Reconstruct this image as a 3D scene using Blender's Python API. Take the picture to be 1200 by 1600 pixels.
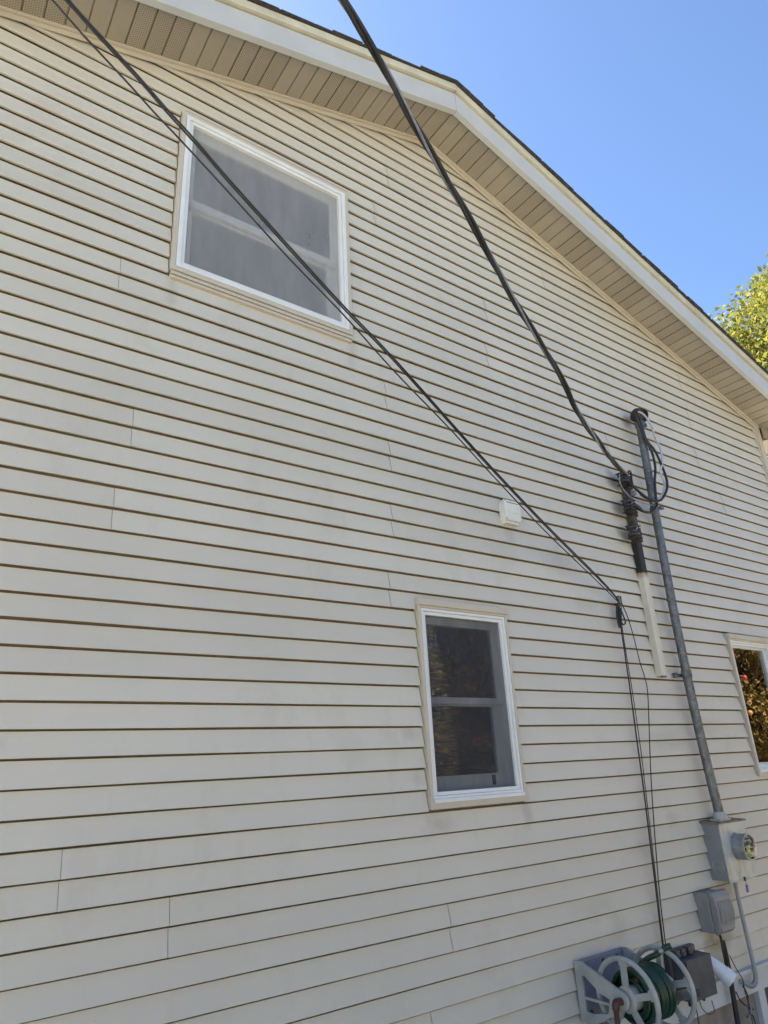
import bpy, math, random
import numpy as np
from mathutils import Vector, Matrix, Quaternion, noise

for o in list(bpy.data.objects): bpy.data.objects.remove(o)
scene = bpy.context.scene
col = scene.collection
R = math.radians
random.seed(7)

# ------------------------------------------------------------------ camera
CAM = Vector((0.0, -2.86718, 1.85))
RT = Vector((0.81725399, -0.5743058, -0.04763163))
UP = Vector((-0.16805947, -0.31658085, 0.93355909))
FW = Vector((0.55122766, 0.75494994, 0.35524449))
FPX = 1057.58
cd = bpy.data.cameras.new('camera'); cam = bpy.data.objects.new('camera', cd); col.objects.link(cam)
cam.matrix_world = Matrix(((RT.x, UP.x, -FW.x, CAM.x), (RT.y, UP.y, -FW.y, CAM.y), (RT.z, UP.z, -FW.z, CAM.z), (0, 0, 0, 1)))
cd.sensor_fit = 'VERTICAL'; cd.sensor_height = 36.0; cd.sensor_width = 27.0
cd.lens = 36.0 * FPX / 1600.0
cd.clip_start = 0.05; cd.clip_end = 2000
scene.camera = cam
scene.render.resolution_x = 768; scene.render.resolution_y = 1024

# ------------------------------------------------------------------ light
SUN_AZ, SUN_EL = R(-8), R(50)          # azimuth measured from +Y towards +X: the sun stands behind the house
world = bpy.data.worlds.new('World'); scene.world = world; world.use_nodes = True
wn = world.node_tree; wn.nodes.clear()
sky = wn.nodes.new('ShaderNodeTexSky'); sky.sky_type = 'NISHITA'; sky.sun_disc = False
sky.sun_elevation = SUN_EL; sky.sun_rotation = SUN_AZ
sky.air_density = 1.0; sky.dust_density = 0.4; sky.ozone_density = 5.0; sky.altitude = 200
bg = wn.nodes.new('ShaderNodeBackground'); bg.inputs[1].default_value = 0.05
wo = wn.nodes.new('ShaderNodeOutputWorld')
wn.links.new(sky.outputs[0], bg.inputs[0]); wn.links.new(bg.outputs[0], wo.inputs[0])
sd = bpy.data.lights.new('sun', 'SUN'); sd.energy = 5.0; sd.angle = R(0.53); sd.color = (1.0, 0.93, 0.82)
sun = bpy.data.objects.new('sun', sd); col.objects.link(sun)
SV = Vector((math.sin(SUN_AZ) * math.cos(SUN_EL), math.cos(SUN_AZ) * math.cos(SUN_EL), math.sin(SUN_EL)))
sun.rotation_euler = SV.to_track_quat('Z', 'Y').to_euler(); sun.location = SV * 40
vs = scene.view_settings
vs.view_transform = 'Standard'; vs.look = 'None'; vs.exposure = 2.46; vs.gamma = 1.0; vs.use_curve_mapping = False
scene.render.engine = 'CYCLES'
scene.cycles.max_bounces = 7; scene.cycles.diffuse_bounces = 3; scene.cycles.transparent_max_bounces = 12

# ------------------------------------------------------------------ helpers
def at(u, v, y=0.0):
    """point of the plane y=const seen at photo position u, v (used as a tape measure)"""
    r = (u - 600) / FPX * RT - (v - 800) / FPX * UP + FW
    return CAM + r * ((y - CAM.y) / r.y)

def at_plane(u, v, p0, n):
    r = (u - 600) / FPX * RT - (v - 800) / FPX * UP + FW
    return CAM + r * ((p0 - CAM).dot(n) / r.dot(n))

def along(u, v, dist):
    r = (u - 600) / FPX * RT - (v - 800) / FPX * UP + FW
    return CAM + r.normalized() * dist

def tag(o, label=None, cat=None, group=None, kind=None):
    if label: o['label'] = label
    if cat: o['category'] = cat
    if group: o['group'] = group
    if kind: o['kind'] = kind
    return o

def empty(name, loc=(0, 0, 0), parent=None):
    o = bpy.data.objects.new(name, None); col.objects.link(o); o.location = loc
    if parent: o.parent = parent
    o.empty_display_size = 0.1
    return o

class MB:
    def __init__(s): s.v = []; s.f = []
    def quad(s, a, b, c, d):
        n = len(s.v); s.v += [tuple(a), tuple(b), tuple(c), tuple(d)]; s.f.append((n, n + 1, n + 2, n + 3)); return s
    def poly(s, pts):
        n = len(s.v); s.v += [tuple(p) for p in pts]; s.f.append(tuple(range(n, n + len(pts)))); return s
    def box(s, x0, x1, y0, y1, z0, z1):
        n = len(s.v)
        s.v += [(x, y, z) for x in (x0, x1) for y in (y0, y1) for z in (z0, z1)]
        s.f += [tuple(n + i for i in q) for q in ((0, 1, 3, 2), (4, 6, 7, 5), (0, 4, 5, 1), (2, 3, 7, 6), (0, 2, 6, 4), (1, 5, 7, 3))]
        return s
    def obox(s, c, ax, ay, az):
        """oriented box: centre and three half-axis vectors"""
        c, ax, ay, az = map(Vector, (c, ax, ay, az)); n = len(s.v)
        s.v += [tuple(c + i * ax + j * ay + k * az) for i in (-1, 1) for j in (-1, 1) for k in (-1, 1)]
        s.f += [tuple(n + i for i in q) for q in ((0, 1, 3, 2), (4, 6, 7, 5), (0, 4, 5, 1), (2, 3, 7, 6), (0, 2, 6, 4), (1, 5, 7, 3))]
        return s
    def prism(s, pts, vec):
        """polygon extruded along vec"""
        vec = Vector(vec); m = len(pts); n = len(s.v)
        s.v += [tuple(p) for p in pts] + [tuple(Vector(p) + vec) for p in pts]
        s.f.append(tuple(range(n, n + m))); s.f.append(tuple(range(n + 2 * m - 1, n + m - 1, -1)))
        for i in range(m):
            j = (i + 1) % m; s.f.append((n + i, n + m + i, n + m + j, n + j))
        return s
    def ringprism(s, outer, inner, vec):
        vec = Vector(vec); m = len(outer); n = len(s.v)
        s.v += [tuple(p) for p in outer] + [tuple(p) for p in inner] + [tuple(Vector(p) + vec) for p in outer] + [tuple(Vector(p) + vec) for p in inner]
        for i in range(m):
            j = (i + 1) % m
            s.f += [(n + i, n + j, n + m + j, n + m + i), (n + 2 * m + i, n + 3 * m + i, n + 3 * m + j, n + 2 * m + j),
                    (n + i, n + 2 * m + i, n + 2 * m + j, n + j), (n + m + i, n + m + j, n + 3 * m + j, n + 3 * m + i)]
        return s
    def tube(s, pts, r, seg=10, caps=True, closed=False):
        pts = [Vector(p) for p in pts]; m = len(pts); n = len(s.v)
        rs = r if isinstance(r, (list, tuple)) else [r] * m
        T = []
        for i in range(m):
            a = pts[(i - 1) % m] if closed else pts[max(i - 1, 0)]
            b = pts[(i + 1) % m] if closed else pts[min(i + 1, m - 1)]
            t = (b - a); T.append(t.normalized() if t.length > 1e-9 else Vector((0, 0, 1)))
        up = Vector((0, 0, 1)) if abs(T[0].z) < .9 else Vector((1, 0, 0))
        N = (up - T[0] * up.dot(T[0])).normalized()
        for i in range(m):
            N = (N - T[i] * N.dot(T[i])).normalized(); B = T[i].cross(N)
            for k in range(seg):
                a = 2 * math.pi * k / seg
                s.v.append(tuple(pts[i] + rs[i] * (math.cos(a) * N + math.sin(a) * B)))
        for i in range(m if closed else m - 1):
            j = (i + 1) % m
            for k in range(seg):
                l = (k + 1) % seg
                s.f.append((n + i * seg + k, n + i * seg + l, n + j * seg + l, n + j * seg + k))
        if caps and not closed:
            s.f.append(tuple(n + k for k in range(seg))[::-1]); s.f.append(tuple(n + (m - 1) * seg + k for k in range(seg)))
        return s
    def lathe(s, prof, org, axis, seg=24, caps=True):
        """prof = [(distance along axis, radius)]"""
        org, A = Vector(org), Vector(axis).normalized()
        up = Vector((0, 0, 1)) if abs(A.z) < .9 else Vector((1, 0, 0))
        N = (up - A * up.dot(A)).normalized(); B = A.cross(N); n = len(s.v); m = len(prof)
        for h, r in prof:
            for k in range(seg):
                a = 2 * math.pi * k / seg
                s.v.append(tuple(org + A * h + r * (math.cos(a) * N + math.sin(a) * B)))
        for i in range(m - 1):
            for k in range(seg):
                l = (k + 1) % seg
                s.f.append((n + i * seg + k, n + i * seg + l, n + (i + 1) * seg + l, n + (i + 1) * seg + k))
        if caps:
            s.f.append(tuple(n + k for k in range(seg))[::-1]); s.f.append(tuple(n + (m - 1) * seg + k for k in range(seg)))
        return s
    def sphere(s, c, r, seg=10, rings=6, sc=(1, 1, 1)):
        c = Vector(c); n = len(s.v)
        for i in range(rings + 1):
            t = math.pi * i / rings
            for k in range(seg):
                a = 2 * math.pi * k / seg
                s.v.append((c.x + sc[0] * r * math.sin(t) * math.cos(a), c.y + sc[1] * r * math.sin(t) * math.sin(a), c.z + sc[2] * r * math.cos(t)))
        for i in range(rings):
            for k in range(seg):
                l = (k + 1) % seg
                s.f.append((n + i * seg + k, n + (i + 1) * seg + k, n + (i + 1) * seg + l, n + i * seg + l))
        return s
    def mesh(s, name, mat, smooth=None):
        me = bpy.data.meshes.new(name); me.from_pydata(s.v, [], s.f); me.materials.append(mat)
        if smooth is not None:
            me.polygons.foreach_set('use_smooth', [True] * len(me.polygons))
            me.set_sharp_from_angle(angle=R(smooth))
        me.update(); return me
    def build(s, name, mat, parent=None, smooth=None, bevel=0):
        o = bpy.data.objects.new(name, s.mesh(name, mat, smooth)); col.objects.link(o)
        if parent: o.parent = parent
        if bevel:
            b = o.modifiers.new('bevel', 'BEVEL'); b.width = bevel; b.segments = 2; b.limit_method = 'ANGLE'; b.angle_limit = R(40)
        return o

def smooth_path(pts, n=8):
    """Catmull-Rom through the points"""
    P = [Vector(p) for p in pts]; out = []
    for i in range(len(P) - 1):
        a = P[i - 1] if i else P[0] * 2 - P[1]
        b, c = P[i], P[i + 1]
        e = P[i + 2] if i + 2 < len(P) else P[-1] * 2 - P[-2]
        for k in range(n):
            t = k / n
            out.append(0.5 * ((2 * b) + (c - a) * t + (2 * a - 5 * b + 4 * c - e) * t * t + (3 * b - a - 3 * c + e) * t ** 3))
    out.append(P[-1]); return out

# ------------------------------------------------------------------ materials
class NT:
    def __init__(s, name):
        s.m = bpy.data.materials.new(name); s.m.use_nodes = True; s.t = s.m.node_tree
        s.b = s.t.nodes['Principled BSDF']; s.out = s.t.nodes['Material Output']
        s.tc = None
    def n(s, kind, **kw):
        x = s.t.nodes.new(kind)
        for k, v in kw.items(): setattr(x, k, v)
        return x
    def l(s, a, b): s.t.links.new(a, b)
    def co(s, scale=(1, 1, 1)):
        if not s.tc: s.tc = s.n('ShaderNodeTexCoord')
        mp = s.n('ShaderNodeMapping'); mp.inputs['Scale'].default_value = scale
        s.l(s.tc.outputs['Object'], mp.inputs[0]); return mp.outputs[0]
    def noise(s, scale, detail=4, rough=.55, stretch=(1, 1, 1)):
        x = s.n('ShaderNodeTexNoise'); x.inputs['Scale'].default_value = scale; x.inputs['Detail'].default_value = detail
        x.inputs['Roughness'].default_value = rough; s.l(s.co(stretch), x.inputs['Vector']); return x.outputs['Fac']
    def ramp(s, fac, stops):
        x = s.n('ShaderNodeValToRGB'); e = x.color_ramp.elements
        while len(e) < len(stops): e.new(.5)
        for i, (p, c) in enumerate(stops):
            e[i].position = p; e[i].color = (*c, 1) if len(c) == 3 else c
        s.l(fac, x.inputs[0]); return x.outputs[0]
    def mix(s, fac, a, b, blend='MIX'):
        x = s.n('ShaderNodeMix'); x.data_type = 'RGBA'; x.blend_type = blend
        for val, idx in ((fac, 0), (a, 6), (b, 7)):
            if hasattr(val, 'is_linked'): s.l(val, x.inputs[idx])
            elif idx == 0: x.inputs[0].default_value = val
            else: x.inputs[idx].default_value = (*val, 1)
        return x.outputs[2]
    def bump(s, fac, strength=.2, dist=.002):
        x = s.n('ShaderNodeBump'); x.inputs['Strength'].default_value = strength; x.inputs['Distance'].default_value = dist
        s.l(fac, x.inputs['Height']); s.l(x.outputs[0], s.b.inputs['Normal'])
    def set(s, color=None, rough=None, metal=None, spec=None):
        if color is not None:
            if hasattr(color, 'is_linked'): s.l(color, s.b.inputs['Base Color'])
            else: s.b.inputs['Base Color'].default_value = (*color, 1)
        if rough is not None:
            if hasattr(rough, 'is_linked'): s.l(rough, s.b.inputs['Roughness'])
            else: s.b.inputs['Roughness'].default_value = rough
        if metal is not None: s.b.inputs['Metallic'].default_value = metal
        if spec is not None: s.b.inputs['Specular IOR Level'].default_value = spec
        return s.m

def plain(name, c, rough=.5, metal=0, var=.12, scale=12, bump=0):
    t = NT(name)
    f = t.noise(scale, 5)
    lo = tuple(max(0, x * (1 - var)) for x in c); hi = tuple(min(1, x * (1 + var)) for x in c)
    if bump: t.bump(t.noise(scale * 6, 4), bump, .002)
    return t.set(t.ramp(f, [(.3, lo), (.7, hi)]), rough, metal)

DRIP, SOOT_SHADE, TEA = (.34, .31, .25), (.10, .09, .08), (.26, .20, .12)
STAINS = [(2.33, 1.585, .13, .075, .42, DRIP), (2.97, 1.60, .05, .10, .45, DRIP), (2.20, 2.02, .07, .05, .35, DRIP), (2.22, 1.80, .05, .05, .3, DRIP), (.83, 4.20, .04, .16, .3, DRIP), (1.92, 4.18, .05, .20, .3, DRIP),
          (4.31, 3.86, .11, .11, .55, SOOT_SHADE), (4.31, 3.62, .10, .10, .5, SOOT_SHADE), (4.32, 3.41, .09, .09, .45, SOOT_SHADE), (4.66, 4.48, .09, .08, .5, SOOT_SHADE),  # soot round the spools and weatherhead, with their shadow painted in
          (4.55, .74, .20, .09, .7, TEA), (4.70, 1.01, .16, .06, .5, TEA), (4.40, 1.95, .30, .10, .22, DRIP), (4.95, 2.02, .25, .10, .25, DRIP), (3.95, 1.33, .16, .06, .28, DRIP), (3.45, 1.07, .30, .07, .22, DRIP),
          (3.55, 3.1, .22, .16, .2, DRIP), (3.75, 2.83, .16, .07, .22, DRIP), (4.30, 1.45, .10, .06, .3, DRIP), (5.1, 3.4, .3, .3, .12, DRIP), (3.6, .95, .12, .10, .3, DRIP), (3.09, 3.23, .06, .08, .3, DRIP)]
def vinyl():
    t = NT('vinyl_siding')
    base = t.ramp(t.noise(1.3, 3), [(.3, (.555, .525, .445)), (.7, (.61, .578, .495))])
    rnd = t.n('ShaderNodeObjectInfo')
    base = t.mix(.22, base, t.ramp(rnd.outputs['Random'], [(0, (.49, .46, .385)), (1, (.66, .63, .54))]))
    # chalky wash marks and drip stains
    st = t.ramp(t.noise(3.2, 6, .62, (1, 1, .55)), [(.57, (0, 0, 0)), (.63, (1, 1, 1))])
    m = t.n('ShaderNodeMath', operation='MULTIPLY'); m.inputs[1].default_value = .11; t.l(st, m.inputs[0])
    base = t.mix(m.outputs[0], base, (.36, .315, .24))
    dr = t.ramp(t.noise(9, 5, .7, (1, 1, .12)), [(.60, (0, 0, 0)), (.8, (1, 1, 1))])
    m2 = t.n('ShaderNodeMath', operation='MULTIPLY'); m2.inputs[1].default_value = .14; t.l(dr, m2.inputs[0])
    base = t.mix(m2.outputs[0], base, (.27, .24, .18))
    sep = t.n('ShaderNodeSeparateXYZ'); tcw = t.n('ShaderNodeTexCoord'); t.l(tcw.outputs['Object'], sep.inputs[0])
    def mm(op, a, b=None, clamp=False):
        x = t.n('ShaderNodeMath', operation=op); x.use_clamp = clamp
        for i, v in enumerate((a, b)):
            if v is None: continue
            if hasattr(v, 'is_linked'): t.l(v, x.inputs[i])
            else: x.inputs[i].default_value = v
        return x.outputs[0]
    edge = mm('MULTIPLY', mm('SUBTRACT', t.noise(11, 5, .65), .5), 1.5)
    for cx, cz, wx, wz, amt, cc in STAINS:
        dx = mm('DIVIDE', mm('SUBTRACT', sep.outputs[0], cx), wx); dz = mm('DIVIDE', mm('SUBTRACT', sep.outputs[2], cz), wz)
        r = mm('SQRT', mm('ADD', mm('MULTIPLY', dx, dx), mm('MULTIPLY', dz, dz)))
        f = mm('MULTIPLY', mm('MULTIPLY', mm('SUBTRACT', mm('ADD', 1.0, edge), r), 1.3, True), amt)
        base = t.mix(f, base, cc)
    sp = t.ramp(t.noise(95, 2, .5), [(.735, (0, 0, 0)), (.77, (1, 1, 1))])
    m3 = t.n('ShaderNodeMath', operation='MULTIPLY'); m3.inputs[1].default_value = .35; t.l(sp, m3.inputs[0])
    base = t.mix(m3.outputs[0], base, (.2, .18, .14))
    t.bump(t.noise(26, 4, .6, (.25, 1, 2.2)), .10, .003)
    return t.set(base, t.ramp(t.noise(5, 3), [(.3, (.42,) * 3), (.7, (.58,) * 3)]))

def vented():
    t = NT('vented_soffit')
    # rows of small round perforations (object space: x along the rake, y across it)
    sep = t.n('ShaderNodeSeparateXYZ'); tc = t.n('ShaderNodeTexCoord'); t.l(tc.outputs['Object'], sep.inputs[0])
    def m(op, a, b=None, c=None):
        x = t.n('ShaderNodeMath', operation=op)
        for i, v in enumerate((a, b, c)):
            if v is None: continue
            if hasattr(v, 'is_linked'): t.l(v, x.inputs[i])
            else: x.inputs[i].default_value = v
        return x.outputs[0]
    P = .0115
    row = m('FLOOR', m('DIVIDE', sep.outputs[0], P))
    off = m('MULTIPLY', m('MODULO', m('ABSOLUTE', row), 2.0), .5)
    fx = m('SUBTRACT', m('FRACT', m('DIVIDE', sep.outputs[0], P)), .5)
    fy = m('SUBTRACT', m('FRACT', m('ADD', m('DIVIDE', sep.outputs[1], P * 1.25), off)), .5)
    r2 = m('ADD', m('MULTIPLY', fx, fx), m('MULTIPLY', m('MULTIPLY', fy, fy), 1.5))
    hole = m('LESS_THAN', r2, .062)
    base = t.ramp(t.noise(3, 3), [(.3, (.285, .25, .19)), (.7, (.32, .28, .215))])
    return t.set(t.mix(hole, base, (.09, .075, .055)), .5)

def glass(k=2.4):
    t = NT('window_glass'); nt = t.t
    fr = t.n('ShaderNodeFresnel'); fr.inputs[0].default_value = 1.5
    m = t.n('ShaderNodeMath', operation='MULTIPLY'); m.use_clamp = True; m.inputs[1].default_value = k; t.l(fr.outputs[0], m.inputs[0])
    a = t.n('ShaderNodeBsdfTransparent'); a.inputs[0].default_value = (.86, .88, .87, 1)
    g = t.n('ShaderNodeBsdfGlossy'); g.inputs['Roughness'].default_value = .004; g.inputs[0].default_value = (1, 1, 1, 1)
    nz = t.noise(2.3, 2); b = t.n('ShaderNodeBump'); b.inputs['Strength'].default_value = .05; b.inputs['Distance'].default_value = .01
    t.l(nz, b.inputs['Height']); t.l(b.outputs[0], g.inputs['Normal'])
    x = t.n('ShaderNodeMixShader'); t.l(m.outputs[0], x.inputs[0]); t.l(a.outputs[0], x.inputs[1]); t.l(g.outputs[0], x.inputs[2])
    t.l(x.outputs[0], t.out.inputs[0]); nt.nodes.remove(t.b); return t.m

def screen_mat(name, cover, c):
    t = NT(name)
    f = t.ramp(t.noise(7, 5, .6, (1, 1, .25)), [(.3, (cover - .08,) * 3), (.7, (cover + .08,) * 3)])
    a = t.n('ShaderNodeBsdfTransparent'); d = t.n('ShaderNodeBsdfDiffuse'); d.inputs[0].default_value = (*c, 1)
    x = t.n('ShaderNodeMixShader'); t.l(f, x.inputs[0]); t.l(a.outputs[0], x.inputs[1]); t.l(d.outputs[0], x.inputs[2])
    t.l(x.outputs[0], t.out.inputs[0]); t.t.nodes.remove(t.b); return t.m

def leaf_mat(name, a, b, c, trans=.35):
    t = NT(name)
    g = t.n('ShaderNodeNewGeometry')
    cc = t.ramp(g.outputs['Random Per Island'], [(0, a), (.5, b), (1, c)])
    d = t.n('ShaderNodeBsdfDiffuse'); tr = t.n('ShaderNodeBsdfTranslucent'); t.l(cc, d.inputs[0]); t.l(cc, tr.inputs[0])
    x = t.n('ShaderNodeMixShader'); x.inputs[0].default_value = trans; t.l(d.outputs[0], x.inputs[1]); t.l(tr.outputs[0], x.inputs[2])
    gl = t.n('ShaderNodeBsdfGlossy'); gl.inputs['Roughness'].default_value = .65; gl.inputs[0].default_value = (1, 1, 1, 1)
    y = t.n('ShaderNodeMixShader'); y.inputs[0].default_value = .015; t.l(x.outputs[0], y.inputs[1]); t.l(gl.outputs[0], y.inputs[2])
    t.l(y.outputs[0], t.out.inputs[0]); t.t.nodes.remove(t.b); return t.m

def galvanized():
    t = NT('galvanized_steel')
    v = t.n('ShaderNodeTexVoronoi'); v.inputs['Scale'].default_value = 55; t.l(t.co(), v.inputs['Vector'])
    a = t.ramp(v.outputs['Color'], [(0, (.10, .108, .113)), (1, (.205, .215, .22))])
    w = t.ramp(t.noise(14, 6, .7), [(.5, (0, 0, 0)), (.72, (1, 1, 1))])
    cc = t.mix(w, a, (.055, .06, .065))
    t.bump(t.noise(60, 4), .15, .002)
    return t.set(cc, .48, .55)

def guard_mat():
    """cream channel, black tar on its upper part, rust where they meet"""
    t = NT('cream_and_tar_channel')
    sep = t.n('ShaderNodeSeparateXYZ'); tc = t.n('ShaderNodeTexCoord'); t.l(tc.outputs['Object'], sep.inputs[0])
    ad = t.n('ShaderNodeMath', operation='MULTIPLY_ADD'); t.l(t.noise(30, 4), ad.inputs[0]); ad.inputs[1].default_value = .03; t.l(sep.outputs[2], ad.inputs[2])
    def step(z, w):
        mr = t.n('ShaderNodeMapRange'); mr.inputs[1].default_value = z; mr.inputs[2].default_value = z + w; t.l(ad.outputs[0], mr.inputs[0]); return mr.outputs[0]
    cream = t.ramp(t.noise(6, 4), [(.3, (.53, .50, .41)), (.7, (.60, .57, .475))])
    rust = t.ramp(t.noise(38, 6, .7, (1, 1, .35)), [(.60, (0, 0, 0)), (.66, (1, 1, 1))])
    lim = t.n('ShaderNodeMath', operation='MULTIPLY'); t.l(rust, lim.inputs[0]); t.l(step(2.78, .25), lim.inputs[1])
    c = t.mix(lim.outputs[0], cream, (.17, .07, .03))
    c = t.mix(step(3.09, .05), c, (.30, .16, .075))
    c = t.mix(step(3.135, .006), c, (.013, .012, .011))
    old = t.ramp(t.noise(20, 6, .7), [(.35, (.018, .016, .014)), (.72, (.10, .09, .08))])
    c = t.mix(step(3.36, .04), c, old)
    t.bump(t.noise(50, 4), .2, .002)
    return t.set(c, .55)

def meterbox_mat():
    t = NT('weathered_meter_box')
    base = t.ramp(t.noise(5, 4), [(.3, (.44, .46, .44)), (.7, (.55, .565, .54))])
    st = t.ramp(t.noise(7, 6, .65, (1, 1, .5)), [(.45, (0, 0, 0)), (.60, (1, 1, 1))])
    m = t.n('ShaderNodeMath', operation='MULTIPLY'); m.inputs[1].default_value = .7; t.l(st, m.inputs[0])
    c = t.mix(m.outputs[0], base, (.33, .27, .17))
    dk = t.ramp(t.noise(24, 6, .7, (1, 1, .3)), [(.62, (0, 0, 0)), (.75, (1, 1, 1))])
    m2 = t.n('ShaderNodeMath', operation='MULTIPLY'); m2.inputs[1].default_value = .5; t.l(dk, m2.inputs[0])
    return t.set(t.mix(m2.outputs[0], c, (.10, .095, .085)), .5, .15)

M = {}
M['vinyl'] = vinyl()
M['trim'] = plain('vinyl_trim', (.50, .457, .375), .45, 0, .06, 6)
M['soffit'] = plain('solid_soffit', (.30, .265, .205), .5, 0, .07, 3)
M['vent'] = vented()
M['fascia'] = plain('fascia_aluminium', (.455, .468, .46), .4, 0, .05, 4)
M['drip'] = plain('ivory_rake_trim', (.52, .50, .385), .4, 0, .12, 7)
M['shingle'] = plain('asphalt_shingle', (.045, .043, .042), .9, 0, .5, 45, .6)
M['deck'] = plain('roof_deck', (.15, .11, .07), .8)
M['sheath'] = plain('dark_sheathing', (.27, .215, .145), .9)
M['white'] = plain('white_window_vinyl', (.68, .705, .70), .35, 0, .05, 5)
M['greywhite'] = plain('sash_vinyl', (.62, .64, .64), .35, 0, .05, 5)
M['glass'] = glass()
M['screen'] = screen_mat('fine_insect_screen', .56, (.052, .059, .072))
M['screen_flare'] = screen_mat('insect_screen_flare_haze', .54, (.37, .373, .38))  # mesh tone paled to put flare haze into its colour
M['curtain'] = plain('pale_curtain', (.78, .78, .77), .9, 0, .05, 3)
M['blind'] = plain('blind_and_reveal_shade', (.32, .33, .36), .6)
M['room'] = plain('dim_room', (.10, .095, .09), .9)
M['galv'] = galvanized()
M['black'] = plain('black_rubber', (.014, .014, .016), .42, 0, .3, 30)
M['blackgloss'] = plain('black_cable_jacket', (.018, .017, .018), .55, 0, .3, 20)
M['alu'] = plain('bare_aluminium_wire', (.23, .24, .27), .5, .4, .25, 60)
M['greywire'] = plain('grey_insulated_wire', (.40, .42, .50), .5, 0, .25, 40)
M['iron'] = plain('rusty_dark_iron', (.045, .038, .033), .7, .3, .5, 40, .5)
M['porcelain'] = plain('brown_glazed_insulator', (.03, .026, .026), .25, 0, .4, 15)
M['guard'] = guard_mat()
M['beigebox'] = plain('beige_plastic', (.66, .655, .59), .45, 0, .05, 9)
M['darkline'] = plain('dark_gap', (.10, .095, .08), .8)
M['meter'] = meterbox_mat()
M['meterside'] = plain('grey_enamelled_steel', (.235, .245, .25), .45, .1, .12, 9)
M['rustlid'] = plain('stained_metal_lid', (.20, .17, .14), .6, .3, .4, 22)
M['ring'] = plain('meter_ring_aluminium', (.36, .37, .37), .42, .6, .2, 30)
M['dome'] = glass(.8); M['dome'].name = 'meter_dome_glass'
M['dial'] = plain('meter_dial_plate', (.55, .56, .52), .5)
M['yellow'] = plain('yellow_label', (.60, .60, .10), .5)
M['blue'] = plain('blue_plastic_tag', (.05, .05, .22), .45)
M['nid'] = plain('grey_telephone_box', (.265, .255, .24), .5, 0, .12, 12)
M['pvcgrey'] = plain('grey_pvc_conduit', (.36, .37, .36), .45, 0, .08, 20)
M['darkbox'] = plain('charcoal_plastic', (.075, .075, .08), .5, 0, .2, 15)
M['pvcwhite'] = plain('white_pvc', (.78, .80, .80), .35, 0, .03, 6)
M['reel'] = plain('weathered_grey_resin', (.37, .38, .355), .5, 0, .2, 10)
M['reelback'] = plain('blue_grey_resin', (.20, .21, .25), .5, 0, .1, 10)
M['hose'] = plain('dark_green_hose', (.012, .045, .024), .4, 0, .3, 25)
M['brown'] = plain('brown_crank_plastic', (.075, .028, .022), .5, 0, .3, 15)
M['paintwhite'] = plain('white_painted_masonry', (.60, .61, .60), .7, 0, .08, 6, .3)
M['concrete'] = plain('tan_parged_concrete', (.27, .235, .20), .9, 0, .25, 7, .6)
M['dirt'] = plain('dark_earth', (.05, .04, .03), .95, 0, .4, 5)
M['bark'] = plain('tree_bark', (.10, .08, .06), .9, 0, .35, 14, .8)
M['twig'] = plain('pale_twig_bark', (.22, .17, .11), .9, 0, .3, 14)
M['leaf_y'] = leaf_mat('yellow_green_leaf', (.09, .12, .02), (.17, .185, .03), (.28, .23, .045), .42)
M['leaf_a'] = leaf_mat('apple_leaf', (.11, .095, .028), (.27, .19, .055), (.45, .29, .10), .3)
M['apple'] = plain('red_apple_skin', (.50, .055, .03), .35, 0, .4, 12)
M['apple_y'] = plain('orange_apple_skin', (.58, .24, .05), .35, 0, .3, 12)

# ------------------------------------------------------------------ ground
g = NT('light_bounce_gravel')  # unseen ground, made pale gravel to bounce sunlight onto the wall
gc = g.ramp(g.noise(.6, 6), [(.3, (.34, .32, .255)), (.5, (.42, .395, .325)), (.75, (.50, .47, .395))])
g.bump(g.noise(40, 5), .8, .03)
ground = MB().quad((-600, -600, 0), (600, -600, 0), (600, 600, 0), (-600, 600, 0)).build('ground', g.set(gc, .95))
tag(ground, kind='structure')

# ------------------------------------------------------------------ house
D = 0.1016                       # exposure of one clapboard lap
Z0 = 2.15243                     # bottom edge of lap number 0 (numbers grow downwards)
XA, ZA = 2.675, 6.364            # ridge of the gable, height of the soffit there
SL, SR = 0.313, 0.3016            # slopes left and right
XL, XR = -1.78, 7.03             # corners of the gable wall
ZB = 0.555                       # bottom of the siding
OV = 0.36                        # rake overhang
def rake(x): return ZA - (SR * (x - XA) if x > XA else SL * (XA - x))
def lapz(k): return Z0 - k * D

UW = (0.808, 1.918, 4.304, 5.428)     # upper window, outer edge of its channel
LW = (2.281, 2.956, 1.652, 2.690)     # lower window
RW = (5.456, 6.134, 1.668, 2.715)     # window near the far corner
OPEN = [UW, LW, RW]

house = empty('house')
tag(house, 'house gable end clad in cream vinyl clapboards with a dark shingle roof', 'house')

# wall sheathing behind the siding (the setting for the panels)
wm = MB()
xs = sorted({XL, XR, XA} | {v for o in OPEN for v in o[:2]})
for a, b in zip(xs, xs[1:]):
    segs = [(ZB, None)]
    for o in OPEN:
        if o[0] <= a + 1e-6 and o[1] >= b - 1e-6: segs = [(ZB, o[2] + .01), (o[3] - .01, None)]
    for z0, z1 in segs:
        ta, tb = (rake(a) + .18, rake(b) + .18) if z1 is None else (z1, z1)
        wm.quad((a, .048, z0), (b, .048, z0), (b, .048, tb), (a, .048, ta))
gable = wm.build('gable_wall', M['sheath'], house)

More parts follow.
